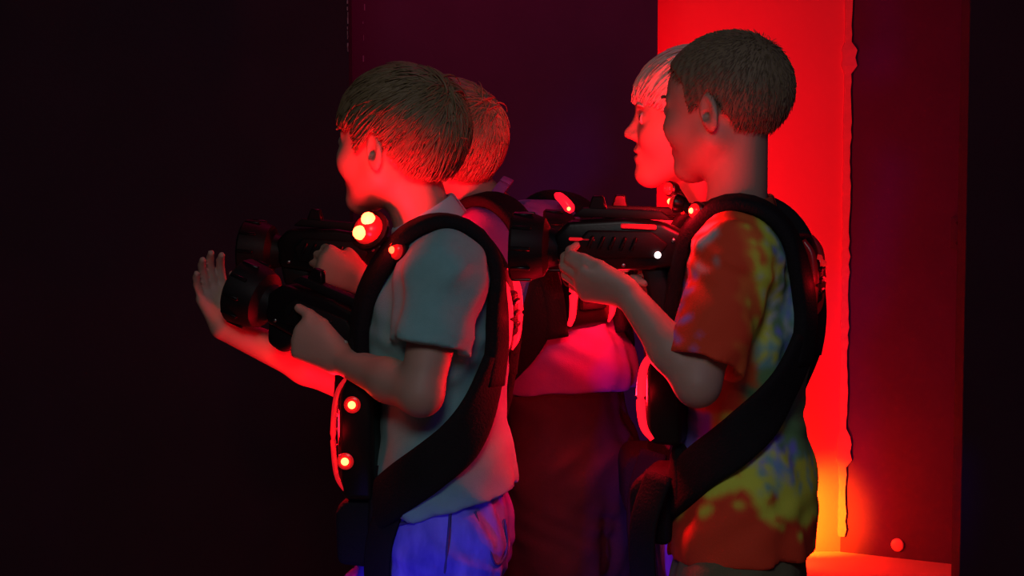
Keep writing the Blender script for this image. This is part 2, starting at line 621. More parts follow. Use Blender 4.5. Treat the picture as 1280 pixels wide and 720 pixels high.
def add_hair(person, base, H, R, sc, style, m, name='hair', skullcap=None):
    C0 = np.array([0.010, 0, 0.033]); R0 = np.array([0.094, 0.073, 0.079])
    S = SDF()
    t = {'mop': 0.010, 'bowl': 0.008, 'crop': 0.005}[style]
    S.add(sd_ell(H + R @ (C0 * sc), (R0 + t) * sc, R), 0.005)
    S.add(sd_ell(H + R @ (np.array([-0.032, 0, 0.032]) * sc), (np.array([0.053, 0.059, 0.056]) + t) * sc, R), 0.02)

    def disp(P):
        q = ((P - H) @ R) / sc
        d = (hair_zmin(q[:, 0], style) - q[:, 2]) * sc
        ang = np.arctan2(q[:, 1], q[:, 0] - 0.03)
        return np.where(d > -0.02, np.maximum(d, -0.0) * 3, 0) + 0.0012 * np.sin(ang * 46 + 60 * q[:, 2])
    V, F = S.mesh(0.0035 * sc, disp)
    # locks laid over the cap
    VV, FF = [V], [F]
    nb = len(V)
    crown = np.array([0.055, 0.005, 0.10])
    n = {'mop': 3200, 'bowl': 2600, 'crop': 3600}[style]
    made = 0
    while made < n:
        d = rng.normal(size=3)
        d /= np.linalg.norm(d)
        if d[2] < -0.75:
            continue
        q = C0 + d * (R0 + t - 0.003)
        if q[2] < hair_zmin(q[0], style) - 0.002:
            continue
        made += 1
        if style == 'crop':
            L, st, lift, wd = rng.uniform(0.010, 0.017), 3, 0.55, 0.0011
        elif style == 'mop':
            L, st, lift, wd = rng.uniform(0.035, 0.07), 7, rng.uniform(0.03, 0.17), rng.uniform(0.0014, 0.0028)
        else:
            L, st, lift, wd = rng.uniform(0.05, 0.085), 7, rng.uniform(0.02, 0.10), rng.uniform(0.0016, 0.003)
        flow = q - crown
        if style == 'mop':
            flow = flow + np.array([-0.05, 0, -0.01]) + rng.normal(size=3) * 0.020
        else:
            flow = flow + np.array([-0.025, 0, -0.015]) + rng.normal(size=3) * 0.012
        flow = nz(flow)
        pts = [q]
        pcur = q
        for i in range(st - 1):
            nrm = nz((pcur - C0) / (R0 ** 2))
            tdir = flow - (flow @ nrm) * nrm + np.array([0, 0, -0.25])
            tdir = nz(tdir - min(0, (tdir @ nrm)) * nrm + nrm * lift * (1 - 1.7 * i / st))
            pcur = pcur + tdir * L / (st - 1)
            dd = np.linalg.norm((pcur - C0) / (R0 + t + 0.0005))
            if dd < 1:
                pcur = C0 + (pcur - C0) / dd
            if pcur[2] < hair_zmin(pcur[0], style) - (0.022 if pcur[0] < -0.045 else 0.006 if pcur[0] < 0.035 else 0.014):
                pcur = pts[-1] + (pcur - pts[-1]) * 0.05
            pts.append(pcur)
        W = H + (R @ (np.array(pts).T * sc)).T
        rr = wd * sc * np.linspace(1, 0.25, st)
        tv, tf = tube(W, rr, 3 if style == 'crop' else 4)
        tf = [f for f in tf if len(f) == 4]
        VV.append(tv)
        FF.append(np.array(tf) + nb)
        nb += len(tv)
    return mesh_np(name, np.vstack(VV), np.vstack(FF), m, person, base)


def add_hand(S, wrist, d, n, t, curl, thumb=None, sc=1.0, spread=0.0):
    d = nz(d)
    n = nz(np.asarray(n, float) - (np.asarray(n, float) @ d) * d)
    t = np.asarray(t, float)
    t = nz(t - (t @ d) * d - (t @ n) * n)
    w_ = np.asarray(wrist, float)
    off = [0.024, 0.008, -0.008, -0.0235]
    ln = [0.070, 0.074, 0.071, 0.064]
    flen = [0.95, 1.05, 1.0, 0.8]
    pm = []
    for i in range(4):
        a = w_ + t * off[i] * 0.45 * sc + d * 0.005
        b = w_ + d * ln[i] * sc + t * off[i] * sc - n * (0.002 if i in (1, 2) else 0) * sc
        S.add(sd_cone(a, b, 0.0145 * sc, 0.0108 * sc), 0.012 * sc)
        pm.append(b)
    S.add(sd_cone(w_ + d * 0.015 * sc + t * 0.010 * sc + n * 0.006 * sc, w_ + d * 0.045 * sc + t * 0.018 * sc + n * 0.008 * sc, 0.012 * sc, 0.010 * sc), 0.012 * sc)
    for i in range(4):
        cu = curl[i] if isinstance(curl[0], (list, tuple)) else curl
        p0 = pm[i]
        ang = 0.0
        fd = nz(d + t * spread * (1.5 - i) * 0.35)
        rad = [0.0088, 0.0080, 0.0073, 0.0062]
        if i == 3:
            rad = [r * 0.88 for r in rad]
        for j, L in enumerate((0.036, 0.022, 0.018)):
            ang += cu[j]
            dirv = fd * math.cos(ang) + n * math.sin(ang)
            p1 = p0 + dirv * L * flen[i] * sc
            S.add(sd_cone(p0, p1, rad[j] * sc, rad[j + 1] * sc), 0.0030 * sc)
            p0 = p1
    b0 = w_ + d * 0.016 * sc + t * 0.016 * sc + n * 0.004 * sc
    th = thumb or ((0.72, 0.60, 0.35), (0.90, 0.30, 0.30), (0.98, 0.05, 0.25))
    rad = [0.0125, 0.0100, 0.0088, 0.0072]
    for j, L in enumerate((0.036, 0.027, 0.021)):
        v = th[j]
        dirv = nz(d * v[0] + t * v[1] + n * v[2])
        b1 = b0 + dirv * L * sc
        S.add(sd_cone(b0, b1, rad[j] * sc, rad[j + 1] * sc), (0.010 if j == 0 else 0.003) * sc)
        b0 = b1


FIST = (0.75, 1.0, 0.7)


# ------------------------------------------------------------------ people
class Person:
    pass


def build_person(label, spec):
    """spec holds joints in world space (from the photograph, each at its own depth)"""
    g = Person()
    g.__dict__.update(spec)
    yaw = -math.radians(spec['yaw'])
    Rb = rotz(yaw)
    f = Rb @ np.array([-1.0, 0, 0]); l = Rb @ np.array([0, -1.0, 0]); u = np.array([0, 0, 1.0])
    g.f, g.l, g.u, g.Rb = f, l, u, Rb
    base = np.array([spec['P'][0], spec['P'][1], 0.0])
    g.base = base
    g.root = empty('person', base, label, 'person')
    bw = spec.get('bw', 1.0)
    h = spec.get('h', 0.0036)

    def torso(S, inf, k=0.04, low=True):
        S.add(sd_ell(g.S - 0.065 * u, (0.080 + inf, 0.122 * bw + inf, 0.105 + inf), Rb), k)
        S.add(sd_ell(g.C, (0.084 + inf, 0.116 * bw + inf, 0.125 + inf), Rb), k)
        S.add(sd_ell(g.W, (0.078 + inf, 0.108 * bw + inf, 0.125 + inf), Rb), k)
        if low:
            S.add(sd_ell(g.P, (0.088 + inf, 0.115 * bw + inf, 0.105 + inf), Rb), k)
        S.add(sd_cone(g.ls, g.rs, 0.043 + inf, 0.043 + inf), k)
        for s in (g.ls, g.rs):
            S.add(sd_cone(g.N - 0.022 * u, s + 0.0 * u, 0.030 + inf * 0.5, 0.034 + inf), k * 0.7)

    # --- skin: one continuous body
    Bd = SDF()
    torso(Bd, 0.0)
    neck_top = g.H + g.Rh @ (np.array([0.022, 0, -0.035]) * g.hs)
    Bd.add(sd_cone(g.N - 0.02 * u, neck_top, 0.047, 0.043), 0.03)
    for sh, el, wr, hd in ((g.ls, g.le, g.lw, g.lh), (g.rs, g.re, g.rw, g.rh)):
        Bd.add(sd_cone(sh, el, 0.041, 0.031), 0.02)
        mid = el * 0.62 + wr * 0.38
        Bd.add(sd_cone(el, mid, 0.0315, 0.031), 0.015)
        Bd.add(sd_cone(mid, wr, 0.031, 0.0200), 0.015)
        add_hand(Bd, wr, **hd)
    legs = []
    for s, hipk in ((1, 'lk'), (-1, 'rk')):
        hip = g.P + l * s * 0.062 - u * 0.035
        kn = getattr(g, hipk); an = getattr(g, hipk.replace('k', 'a'))
        legs.append((hip, kn, an))
        Bd.add(sd_cone(hip, kn, 0.074, 0.050), 0.03)
        Bd.add(sd_cone(kn, kn * 0.6 + an * 0.4 - f * 0.012, 0.048, 0.046), 0.02)
        Bd.add(sd_cone(kn * 0.6 + an * 0.4 - f * 0.012, an, 0.046, 0.032), 0.02)
        Bd.add(sd_cone(an - u * 0.035, an + f * 0.12 - u * 0.055, 0.032, 0.024), 0.02)
    add_head(Bd, g.H, g.Rh, g.hs)
    V, F = Bd.mesh(h)
    mesh_np('body', V, F, M_SKIN, g.root, base)
    g.body = Bd
    # --- eyes (iris discs over the eyelid bulge)
    for s in (-1, 1):
        c = g.H + g.Rh @ (np.array([-0.0765, s * 0.030, 0.001]) * g.hs)
        bm = bmesh.new()
        bmesh.ops.create_uvsphere(bm, u_segments=18, v_segments=12, radius=0.0119 * g.hs)
        fw = Vector(g.Rh @ np.array([-1.0, 0, 0]))
        for fc in bm.faces:
            if fc.calc_center_median().normalized().dot(fw) > 0.86:
                fc.material_index = 1
        o = bm_obj('eye', bm, [M_EYE, M_IRIS], g.root, Vector(c - base))
        # eyebrow
        ang = np.linspace(-0.5, 0.5, 7)
        pts = [g.H + g.Rh @ (np.array([-0.0905 + 0.016 * (abs(a - s * 0.0) ** 1) * (1 if s * a > 0 else 0.3), s * 0.030 + a * 0.034, 0.0225 - 0.012 * a * a]) * g.hs) for a in ang]
        tv, tf = tube(pts, 0.0022 * g.hs * np.array([0.5, 1, 1.2, 1.2, 1.1, 0.9, 0.4]), 6)
        mesh_py('eyebrow', tv, tf, spec['hair_mat'], g.root, base)
    add_hair(g.root, base, g.H, g.Rh, g.hs, spec['hair'], spec['hair_mat'])
    # --- shirt
    inf = spec.get('loose', 0.014)
    T = SDF()
    torso(T, inf, 0.05)
    g.torso = T
    Sh = SDF()
    torso(Sh, inf, 0.05)
    fl = spec.get('flare')
    if fl:
        Sh.add(sd_ell(fl[0], fl[1], Rb), 0.05)
    for sh, el, cut in ((g.ls, g.le, spec['sleeve']), (g.rs, g.re, spec['sleeve'])):
        e = sh + (el - sh) * cut
        dr = nz(el - sh)
        outer = sd_cone(sh, e + dr * 0.03, 0.054, 0.061)
        inner = sd_cone(e + dr * 0.010, e + dr * 0.10, 0.046, 0.046)

        def sleeve(p, o_=outer[0], i_=inner[0], e_=e, d_=dr):
            return np.maximum(np.maximum(o_(p), (p - e_) @ d_), -i_(p))
        Sh.add((sleeve, outer[1], outer[2]), 0.016)
    Sh.add(sd_cone(g.N + 0.005 * u, neck_top + 0.05 * (neck_top - g.N), 0.053, 0.060), 0.004, 's')
    Sh.plane(spec['hem'], spec['hem_n'])
    seed = spec['P'][0] * 7

    V, F = Sh.mesh(0.0045, lambda P: folds(P, spec.get('fold', 0.0028), seed))
    g.shirt = mesh_np('shirt', V, F, spec['shirt_mat'], g.root, base)
    g.shirtV = V
    # collar
    ax = nz(neck_top - g.N)
    c0 = g.N + ax * spec.get('collar_up', 0.010)
    e1 = nz(np.cross(ax, l)); e2 = np.cross(ax, e1)
    ring = []
    nr = []
    for a in np.linspace(0, 2 * np.pi, 37):
        dv = math.cos(a) * e1 + math.sin(a) * e2
        ring.append(c0 + dv * 0.0555 + ax * 0.006 * (dv @ (-f)) * 2)
        nr.append(nz(dv - 0.35 * ax * -1))
    tv, tf = sweep(np.array(ring), np.array(nr), spec.get('collar_w', 0.02), 0.006)
    mesh_py('collar', tv, tf, spec.get('collar_mat', spec['shirt_mat']), g.shirt, base)
    # --- trousers
    Pt = SDF()
    Pt.add(sd_ell(g.P - 0.005 * u, (0.097, 0.124 * bw, 0.115), Rb), 0.04)
    Pt.add(sd_ell(g.W - 0.02 * u, (0.084, 0.114 * bw, 0.12), Rb), 0.04)
    lenp = spec.get('leg_len', 1.0)
    for hip, kn, an in legs:
        if lenp >= 1:
            Pt.add(sd_cone(hip, kn, 0.088, 0.066), 0.035)
            Pt.add(sd_cone(kn, an + 0.01 * u, 0.066, 0.058), 0.03)
        else:
            e = hip + (kn - hip) * lenp
            Pt.add(sd_cone(hip, e, 0.090, 0.086), 0.035)
            dr = nz(kn - hip)
            Pt.add(sd_cone(e + dr * 0.110, e + dr * 0.13, 0.105, 0.105), 0.002, 's')
    Pt.plane(spec['hem'] + u * 0.05, spec['hem_n'] * np.array([1, 1, -1]) if False else (0, 0, 1))
    V, F = Pt.mesh(0.0055, lambda P: folds(P, 0.0035, seed + 2))
    g.pants = mesh_np(spec['pants_name'], V, F, spec['pants_mat'], g.root, base)
    g.pantsS = Pt
    # --- shoes
    for hip, kn, an in legs:
        Sz = SDF()
        Sz.add(sd_ell(an - u * 0.03 + f * 0.0, (0.050, 0.042, 0.050), Rb), 0.02)
        Sz.add(sd_ell(an - u * 0.045 + f * 0.095, (0.080, 0.043, 0.034), Rb), 0.03)
        Sz.plane((0, 0, 0.012), (0, 0, -1))
        V, F = Sz.mesh(0.006)
        sh = mesh_np('shoe', V, F, M_SHOE, g.root, base)
        So = SDF()
        So.add(sd_ell(np.array([*(an + f * 0.055)[:2], 0.014]), (0.118, 0.049, 0.03), Rb), 0.01)
        So.plane((0, 0, 0.024), (0, 0, 1)); So.plane((0, 0, 0.0005), (0, 0, -1))
        V, F = So.mesh(0.006)
        mesh_np('sole', V, F, M_SOLE, sh, base)
    return g


# ------------------------------------------------------------------ vests
def led_pod(parent, base, pos, nrm, r, m_core, light=0.0, double=False, lname='vest_led'):
    """red dome with a hot core on it"""
    nrm = nz(nrm)
    q = Vector(nrm).to_track_quat('Z', 'Y')
    bm = bm_lathe([(-0.004, r * 1.15), (0.004, r * 1.15), (0.006, r), (0.006 + r * 0.5, r * 0.8), (0.006 + r * 0.8, r * 0.35)], 'z', 18)
    pod = bm_obj('light_pod', bm, M_GLOSSRED, parent, Vector(pos - base), q.to_euler())
    offs = [(0, 0)] if not double else [(0.55 * r, 0.5 * r), (-0.55 * r, -0.5 * r)]
    return pod


def add_vest(label, g, shoulder_leds, chest=None, back=None, hang=True, chest_h=0.20, chest_w=0.19, tube_r=(0.0075, 0.0075), strap_dz=0.0, hang_a=0.108, chest_hot=None, back_hot=None, group='laser tag vests worn by the players',
             back_light=0.6, chest_light=0.8, near=1, side_l=0.0, tubes=(M_LENS, M_LENS), led_side=1):
    f, l, u, base = g.f, g.l, g.u, g.base
    S0 = g.S
    root = empty('laser_tag_vest', S0 - 0.2 * u, label, 'vest', group)
    vb = S0 - 0.2 * u
    T = g.torso

    def loc(a, b, c):
        # follow the lean of the spine
        k = np.clip(-c / 0.4, 0, 1)
        sp = S0 + (g.P - S0) * k
        sp = np.array([sp[0], sp[1], S0[2] + c])
        return sp + a * f + b * l

    def strap(name, pts, wid, thk, iso):
        P = np.array([loc(*q) for q in pts])
        P, N = T.project(P, iso)
        P = catmull(P, 7)
        P, N = T.project(P, iso)
        for _ in range(3):
            N[1:-1] = (N[:-2] + N[1:-1] * 2 + N[2:]); N /= np.linalg.norm(N, axis=1)[:, None]
        wv = np.interp(np.linspace(0, 1, len(P)), np.linspace(0, 1, len(wid)), wid)
        V, F = sweep(P, N, wv, thk, 12)
        return mesh_py(name, V, F, M_WEB, root, vb)
    for s in (1, -1):
        strap('shoulder_strap', [(0.10, s * 0.060, -0.17), (0.095, s * 0.070, -0.10), (0.075, s * 0.082, -0.02), (0.035, s * 0.095, 0.035),
                                 (-0.03, s * 0.098, 0.04), (-0.085, s * 0.088, -0.01), (-0.10, s * 0.080, -0.08), (-0.10, s * 0.085, -0.16)],
              [0.05, 0.055, 0.060, 0.062, 0.062, 0.050, 0.042, 0.045], 0.022, 0.011)
        strap('side_strap', [(qa, qb * s, qc + strap_dz) for qa, qb, qc in ((-0.10, 0.085, -0.12), (-0.085, 0.112, -0.19), (-0.05, 0.13, -0.235), (0.0, 0.13, -0.275),
                             (0.05, 0.115, -0.315), (0.085, 0.085, -0.345), (0.105, 0.04, -0.37))],
              [0.055, 0.064, 0.070, 0.072, 0.074, 0.08, 0.08], 0.016, 0.013)
    strap('waist_pad', [(0.105, 0.10, -0.33), (0.112, 0.0, -0.35), (0.105, -0.10, -0.33)], [0.10, 0.12, 0.10], 0.02, 0.012)
    strap('chest_pad', [(0.10, 0.095, -0.13), (0.112, 0.0, -0.15), (0.10, -0.095, -0.13)], [0.09, 0.11, 0.09], 0.02, 0.012)
    Rm = Matrix(np.array([-f, -l, u]).T.tolist())          # local x = backwards, y = right, z = up

    def pack(name, centre, w_, hgt, dep, outward, tube_m, light, hot):
        # outward: +1 the chest pack (faces forward), -1 the back pack
        o = bm_prism([(-dep / 2, -hgt * 0.36), (-dep * 0.35, -hgt * 0.5), (dep / 2, -hgt * 0.5), (dep / 2, hgt * 0.5), (-dep * 0.2, hgt * 0.5), (-dep / 2, hgt * 0.30)], w_, 0.010, 3)
        rot = Rm.to_3x3().copy()
        if outward < 0:
            rot = rot @ Matrix.Rotation(math.pi, 3, 'Z')
        po = bm_obj(name, o, M_PLASTIC, root, Vector(centre - vb), rot.to_euler())
        # ribbed front cover
        bm_obj('cover', bm_box((0, 0, 0), (0.014, w_ * 0.62, hgt * 0.5), 0.006, 2), M_PLASTIC2, po, (-dep / 2 - 0.002, 0, -0.01 * hgt))
        for kz in (-1, 0, 1):
            bm_obj('rib', bm_box((0, 0, 0), (0.006, w_ * 0.5, 0.008), 0.002, 1), M_PLASTIC, po, (-dep / 2 - 0.010, 0, kz * hgt * 0.13))
        # light tubes down both edges
        for sy in (-1, 1):
            pts = catmull([(-dep * 0.15, sy * w_ * 0.47, hgt * 0.46), (-dep * 0.52, sy * w_ * 0.49, hgt * 0.30), (-dep * 0.62, sy * w_ * 0.50, 0.0),
                           (-dep * 0.55, sy * w_ * 0.49, -hgt * 0.30), (-dep * 0.30, sy * w_ * 0.47, -hgt * 0.44)], 6)
            V, F = tube(pts, np.interp(np.linspace(0, 1, len(pts)), [0, 0.5, 1], [0.6, 1, 0.6]) * tube_r[0 if outward > 0 else 1], 8)
            mesh_py('light_tube', V, F, tube_m, po)
        for hy, hz, hx, hm in hot:
            bmh = bm_lathe([(-0.004, 0.006), (0.004, 0.006), (0.007, 0.0045), (0.009, 0.002)], 'x', 14)
            rt_ = (0, math.pi, 0) if abs(hy) < w_ * 0.45 else (0, 0, -math.pi / 2 if hy < 0 else math.pi / 2)
            bm_obj('led_halo', bm_lathe([(-0.004, 0.0135), (0.0015, 0.0125), (0.003, 0.010), (0.0032, 0.007)], 'x', 18), M_GLOSSRED, po, (hx, hy, hz), rt_)  # glowing red disc modelled in as the halo round the led
            bm_obj('led', bmh, hm, po, (hx, hy, hz), (0, math.pi, 0) if abs(hy) < w_ * 0.45 else (0, 0, -math.pi / 2 if hy < 0 else math.pi / 2))
        if light > 0:
            lamp('pack_glow', 'POINT', (-dep / 2 - 0.045, 0, 0), light, GLOW, po, 0.02)
        if side_l > 0:
            for sy in (-1, 1):
                lamp('tube_glow', 'POINT', (-dep / 2 - 0.012, sy * (w_ * 0.5 + 0.024), 0), side_l, GLOW, po, 0.012)
        return po
    cw, chh, cdp = chest_w, chest_h, 0.055
    cp = loc(*(chest or (0.155, 0.0, -0.26)))
    g.chest_pack = pack('chest_pack', cp, cw, chh, cdp, 1, tubes[0], chest_light,
                        chest_hot if chest_hot is not None else [(-cw * 0.50, 0.045, -0.005, M_HOT), (-cw * 0.50, -0.04, -0.016, M_HOT)])
    bp = loc(*(back or (-0.112, 0.0, -0.08)))
    g.back_pack = pack('back_pack', bp, 0.11, 0.135, 0.036, -1, tubes[1], back_light, back_hot or [])
    # shoulder light pods: (place, facing, radius, core, watts, two cores, glow place)
    for pos, nrm, r, m_core, watts, dbl, glow in shoulder_leds:
        P = np.asarray(pos); N = nz(nrm)
        q = Vector(N).to_track_quat('Z', 'Y')
        bm = bm_lathe([(-0.012, r * 1.0), (-0.004, r * 1.3), (0.002, r * 1.3), (0.004, r * 1.1)], 'z', 20)
        pod = bm_obj('light_pod', bm, M_PLASTIC, root, Vector(P - vb), q.to_euler())
        bm_obj('pod_dome', bm_lathe([(0.0, r), (0.005, r), (0.005 + r * 0.35, r * 0.8), (0.005 + r * 0.6, r * 0.3)], 'z', 20), M_GLOSSRED, pod)
        for ox, oy in ([(0, 0)] if not dbl else [(0.004, 0.011), (-0.004, -0.011)]):
            bm = bmesh.new()
            bmesh.ops.create_uvsphere(bm, u_segments=14, v_segments=8, radius=r * (0.42 if not dbl else 0.45))
            bm_obj('led', bm, m_core, pod, (ox, oy, 0.005 + r * 0.45))
        tgt_, _ = T.project(np.array([P]), 0.008)
        V, F = tube(catmull([P - N * 0.010, (P - N * 0.02) * 0.5 + tgt_[0] * 0.5, tgt_[0]], 5), 0.008, 8)
        mesh_py('pod_arm', V, F, M_WEB, root, vb)
        if watts > 0:
            if glow is not None:
                lamp('pod_beam', 'SPOT', Vector(np.asarray(glow[0]) - vb), watts, GLOW, root, 0.015, aim(glow[0], glow[1]), cone=math.radians(glow[2]))
            else:
                lamp('pod_glow', 'POINT', Vector(P + N * (0.02 + r) - vb), watts, GLOW, root, 0.015)
    # pouch under the chest pack
    pc = loc(0.125, 0.0, -0.385)
    bm_obj('pouch', bm_prism([(-0.03, -0.05), (0.03, -0.055), (0.03, 0.05), (-0.02, 0.05), (-0.034, 0.03)], 0.17, 0.012, 3), M_WEB, root, Vector(pc - vb), Rm.to_euler())
    # hanging strap that drops from the chest pack in front of the thigh
    if hang:
        a = loc(hang_a, 0.105, -0.325)
        pts = catmull([a, a + f * 0.022 + l * 0.012 - u * 0.08, a + f * 0.018 + l * 0.015 - u * 0.18, a + f * 0.0 + l * 0.010 - u * 0.30], 6)
        V, F = sweep(pts, np.tile(nz(l + 0.6 * f), (len(pts), 1)), 0.05, 0.008, 10)
        mesh_py('hanging_strap', V, F, M_WEB, root, vb)
        V, F = sweep(pts[-4:] - u * 0.004, np.tile(nz(l + 0.6 * f), (4, 1)), 0.056, 0.014, 10)
        mesh_py('strap_end', V, F, M_PLASTIC, root, vb)
    g.vest = root
    return root


# ------------------------------------------------------------------ blasters
def add_blaster(label, pos, yaw, pitch, status, strips=M_LENSDIM, group='laser tag blasters', roll=0.0):
    """local frame: barrel towards -x, up z; origin at the top of the pistol grip"""
    root = empty('laser_tag_blaster', pos, label, 'blaster', group)
    root.rotation_mode = 'XYZ'
    R = rotz(-math.radians(yaw)) @ roty(math.radians(pitch)) @ np.array(Matrix.Rotation(math.radians(roll), 3, 'X'))
    root.rotation_euler = Matrix(R.tolist()).to_euler()
    body = bm_obj('body', bm_prism([(-0.125, 0.020), (-0.105, 0.042), (-0.02, 0.050), (0.035, 0.046), (0.075, 0.028), (0.085, 0.004), (0.070, -0.018), (0.015, -0.026), (-0.045, -0.030), (-0.115, -0.024)], 0.056, 0.008, 3), M_PLASTIC, root)
    bm_obj('side_plate', bm_prism([(-0.09, 0.012), (-0.075, 0.030), (0.02, 0.032), (0.045, 0.014), (0.03, -0.008), (-0.08, -0.012)], 0.064, 0.004, 2), M_PLASTIC2, body)
    for i in range(5):
        bm_obj('vent', bm_box((0, 0, 0), (0.006, 0.068, 0.022), 0.002, 1, Matrix.Rotation(0.35, 4, 'Y')), M_PLASTIC, body, (-0.070 + i * 0.016, 0, 0.012))
    bell = bm_obj('muzzle', bm_lathe([(-0.118, 0.026), (-0.132, 0.030), (-0.140, 0.044), (-0.158, 0.050), (-0.186, 0.052), (-0.190, 0.048), (-0.188, 0.038), (-0.165, 0.034)], 'x', 32), M_PLASTIC2, root)
    bm_obj('lens', bm_lathe([(-0.163, 0.033), (-0.172, 0.030), (-0.176, 0.018), (-0.178, 0.004)], 'x', 24), M_PLASTIC, bell)
    for i in range(10):
        a = 2 * math.pi * i / 10
        bm_obj('muzzle_rib', bm_box((0, 0, 0), (0.030, 0.006, 0.006), 0.0015, 1), M_PLASTIC, bell, (-0.172, 0.0505 * math.cos(a), 0.0505 * math.sin(a)), (a, 0, 0))
    rail = bm_obj('top_rail', bm_prism([(-0.10, 0.0), (-0.085, 0.014), (0.03, 0.014), (0.05, 0.0)], 0.022, 0.003, 2), M_PLASTIC2, root, (0, 0, 0.048))
    bm_obj('sight', bm_prism([(-0.012, 0), (-0.006, 0.020), (0.010, 0.020), (0.016, 0)], 0.014, 0.002, 1), M_PLASTIC, rail, (-0.065, 0, 0.012))
    grip = bm_obj('pistol_grip', bm_prism([(-0.016, 0.0), (0.020, 0.0), (0.036, -0.050), (0.046, -0.098), (0.010, -0.104), (0.000, -0.055)], 0.034, 0.008, 3), M_PLASTIC2, root, (0.02, 0, -0.018))
    bm_obj('trigger', bm_prism([(0, 0), (0.008, 0), (0.004, -0.014), (-0.002, -0.024), (-0.006, -0.022), (-0.002, -0.012)], 0.010, 0.001, 1), M_PLASTIC, root, (-0.012, 0, -0.024))
    V, F = tube(catmull([(0.006, 0, -0.022 - 0.02), (-0.012, 0, -0.058), (-0.036, 0, -0.056), (-0.046, 0, -0.026)], 6), 0.0045, 8)
    mesh_py('trigger_guard', V, F, M_PLASTIC, root)
    bm_obj('fore_grip', bm_prism([(-0.118, -0.020), (-0.060, -0.024), (-0.064, -0.050), (-0.080, -0.062), (-0.108, -0.056)], 0.038, 0.008, 3), M_PLASTIC2, root)
    for sy in (-1, 1):
        if strips is not None: bm_obj('light_strip', bm_box((0, 0, 0), (0.052, 0.004, 0.007), 0.0015, 1), strips, root, (0.000, sy * 0.0325, 0.0385))
        if strips is not None: bm_obj('light_strip', bm_box((0, 0, 0), (0.040, 0.004, 0.005), 0.0015, 1), strips, root, (-0.082, sy * 0.0300, 0.0160))
        bm_obj('status_light', bm_lathe([(-0.002, 0.0050), (0.002, 0.0050), (0.0035, 0.003)], 'y', 12), status if sy < 0 else M_GREYLED, root, (0.030, sy * 0.034, -0.002), (math.pi if sy < 0 else 0, 0, 0))
        for sx, sz in ((-0.098, -0.014), (0.052, 0.020), (-0.02, -0.020)):
            bm_obj('screw', bm_lathe([(-0.002, 0.003), (0.0015, 0.003), (0.0022, 0.002)], 'y', 8), M_STEEL, body, (sx, sy * 0.0285, sz), (math.pi if sy < 0 else 0, 0, 0))
    bm_obj('rear_cap', bm_prism([(0.070, 0.026), (0.092, 0.020), (0.098, 0.0), (0.086, -0.014), (0.070, -0.014)], 0.046, 0.006, 2), M_PLASTIC2, root)
    return root


# ------------------------------------------------------------------ the arena
def wall(name, x0, x1, y, z1, m, thick=0.08, y1=None, z0=0.0):
    """upright board from (x0,y) to (x1,y1), its face towards the camera"""
    y1 = y if y1 is None else y1
    a = np.array([x0, y]); b = np.array([x1, y1])
    dv = b - a
    n = np.array([-dv[1], dv[0]]) / np.linalg.norm(dv) * thick
    bm = bmesh.new()
    q = [a, b, b + n, a + n]
    lo = [bm.verts.new((p[0], p[1], z0)) for p in q]
    hi = [bm.verts.new((p[0], p[1], z1)) for p in q]
    bm.faces.new(lo[::-1]); bm.faces.new(hi)
    for i in range(4):
        bm.faces.new((lo[i], lo[(i + 1) % 4], hi[(i + 1) % 4], hi[i]))
    o = bm_obj(name, bm, m, smooth=False)
    o['kind'] = 'structure'
    return o


def slab(name, x0, x1, y0, y1, z0, z1, m):
    o = bm_obj(name, bm_box(((x0 + x1) / 2, (y0 + y1) / 2, (z0 + z1) / 2), (x1 - x0, y1 - y0, z1 - z0)), m, smooth=False)
    o['kind'] = 'structure'
    return o


CEIL = 3.0
slab('floor', -3.5, 3.5, -4.5, 4.2, -0.1, 0.0, M_FLOOR)
slab('ceiling', -3.5, 3.5, -4.5, 4.2, CEIL, CEIL + 0.1, M_CEIL)
YB = 3.30
corner = U(1050, 690, YB)
pr = U(1214, 712, 3.03)
wall('wall_back', 0.15, corner[0] + 0.02, YB, CEIL, M_REDWALL)
wall('wall_panel', corner[0], pr[0] + 0.12, YB - 0.004, CEIL, M_PANEL, 0.06, pr[1])
xm0, xm1 = U(440, 60, 2.55)[0], U(822, 60, 2.55)[0]
wall('wall_middle', xm0 - 0.5, xm1, 2.55, CEIL, M_MID, 0.10)
xl1 = U(436, 60, 1.7)[0]
wall('wall_left', -2.2, xl1, 1.7, CEIL, M_BLACK, 0.10)
xr0 = U(1213, 0, 2.0)[0]
wall('wall_right', xr0, 2.6, 2.0, CEIL, M_BLACK, 0.10)

slab('wall_far_right', 3.5, 3.6, -4.5, 4.2, 0, CEIL, M_BLACK)
slab('wall_far_left', -3.6, -3.5, -4.5, 4.2, 0, CEIL, M_BLACK)
slab('wall_far_back', -3.5, 3.5, 4.2, 4.3, 0, CEIL, M_BLACK)

# torn pale edge where the red wall meets the dull board
V, F = [], []
zz = np.linspace(0.05, 2.2, 90)
for i, z in enumerate(zz):
    wob = 0.004 + 0.006 * abs(math.sin(i * 1.7) * math.sin(i * 0.37 + 1)) + (0.012 if 10 <= i <= 13 or 60 <= i <= 62 else 0)
    x = corner[0]
    V += [(x - 0.004 - wob * 0.6, YB - 0.012, z), (x + 0.006 + wob, YB - 0.016 - wob * 0.6, z), (x + 0.006 + wob, YB + 0.0, z), (x - 0.004 - wob * 0.6, YB + 0.0, z)]
for i in range(len(zz) - 1):
    for j in range(4):
        F.append((4 * i + j, 4 * i + (j + 1) % 4, 4 * i + 4 + (j + 1) % 4, 4 * i + 4 + j))
F += [(3, 2, 1, 0), tuple(len(V) - 4 + j for j in range(4))]
tr = mesh_py('trim_1', V, F, M_TORN, smooth=False)
tr['kind'] = 'structure'
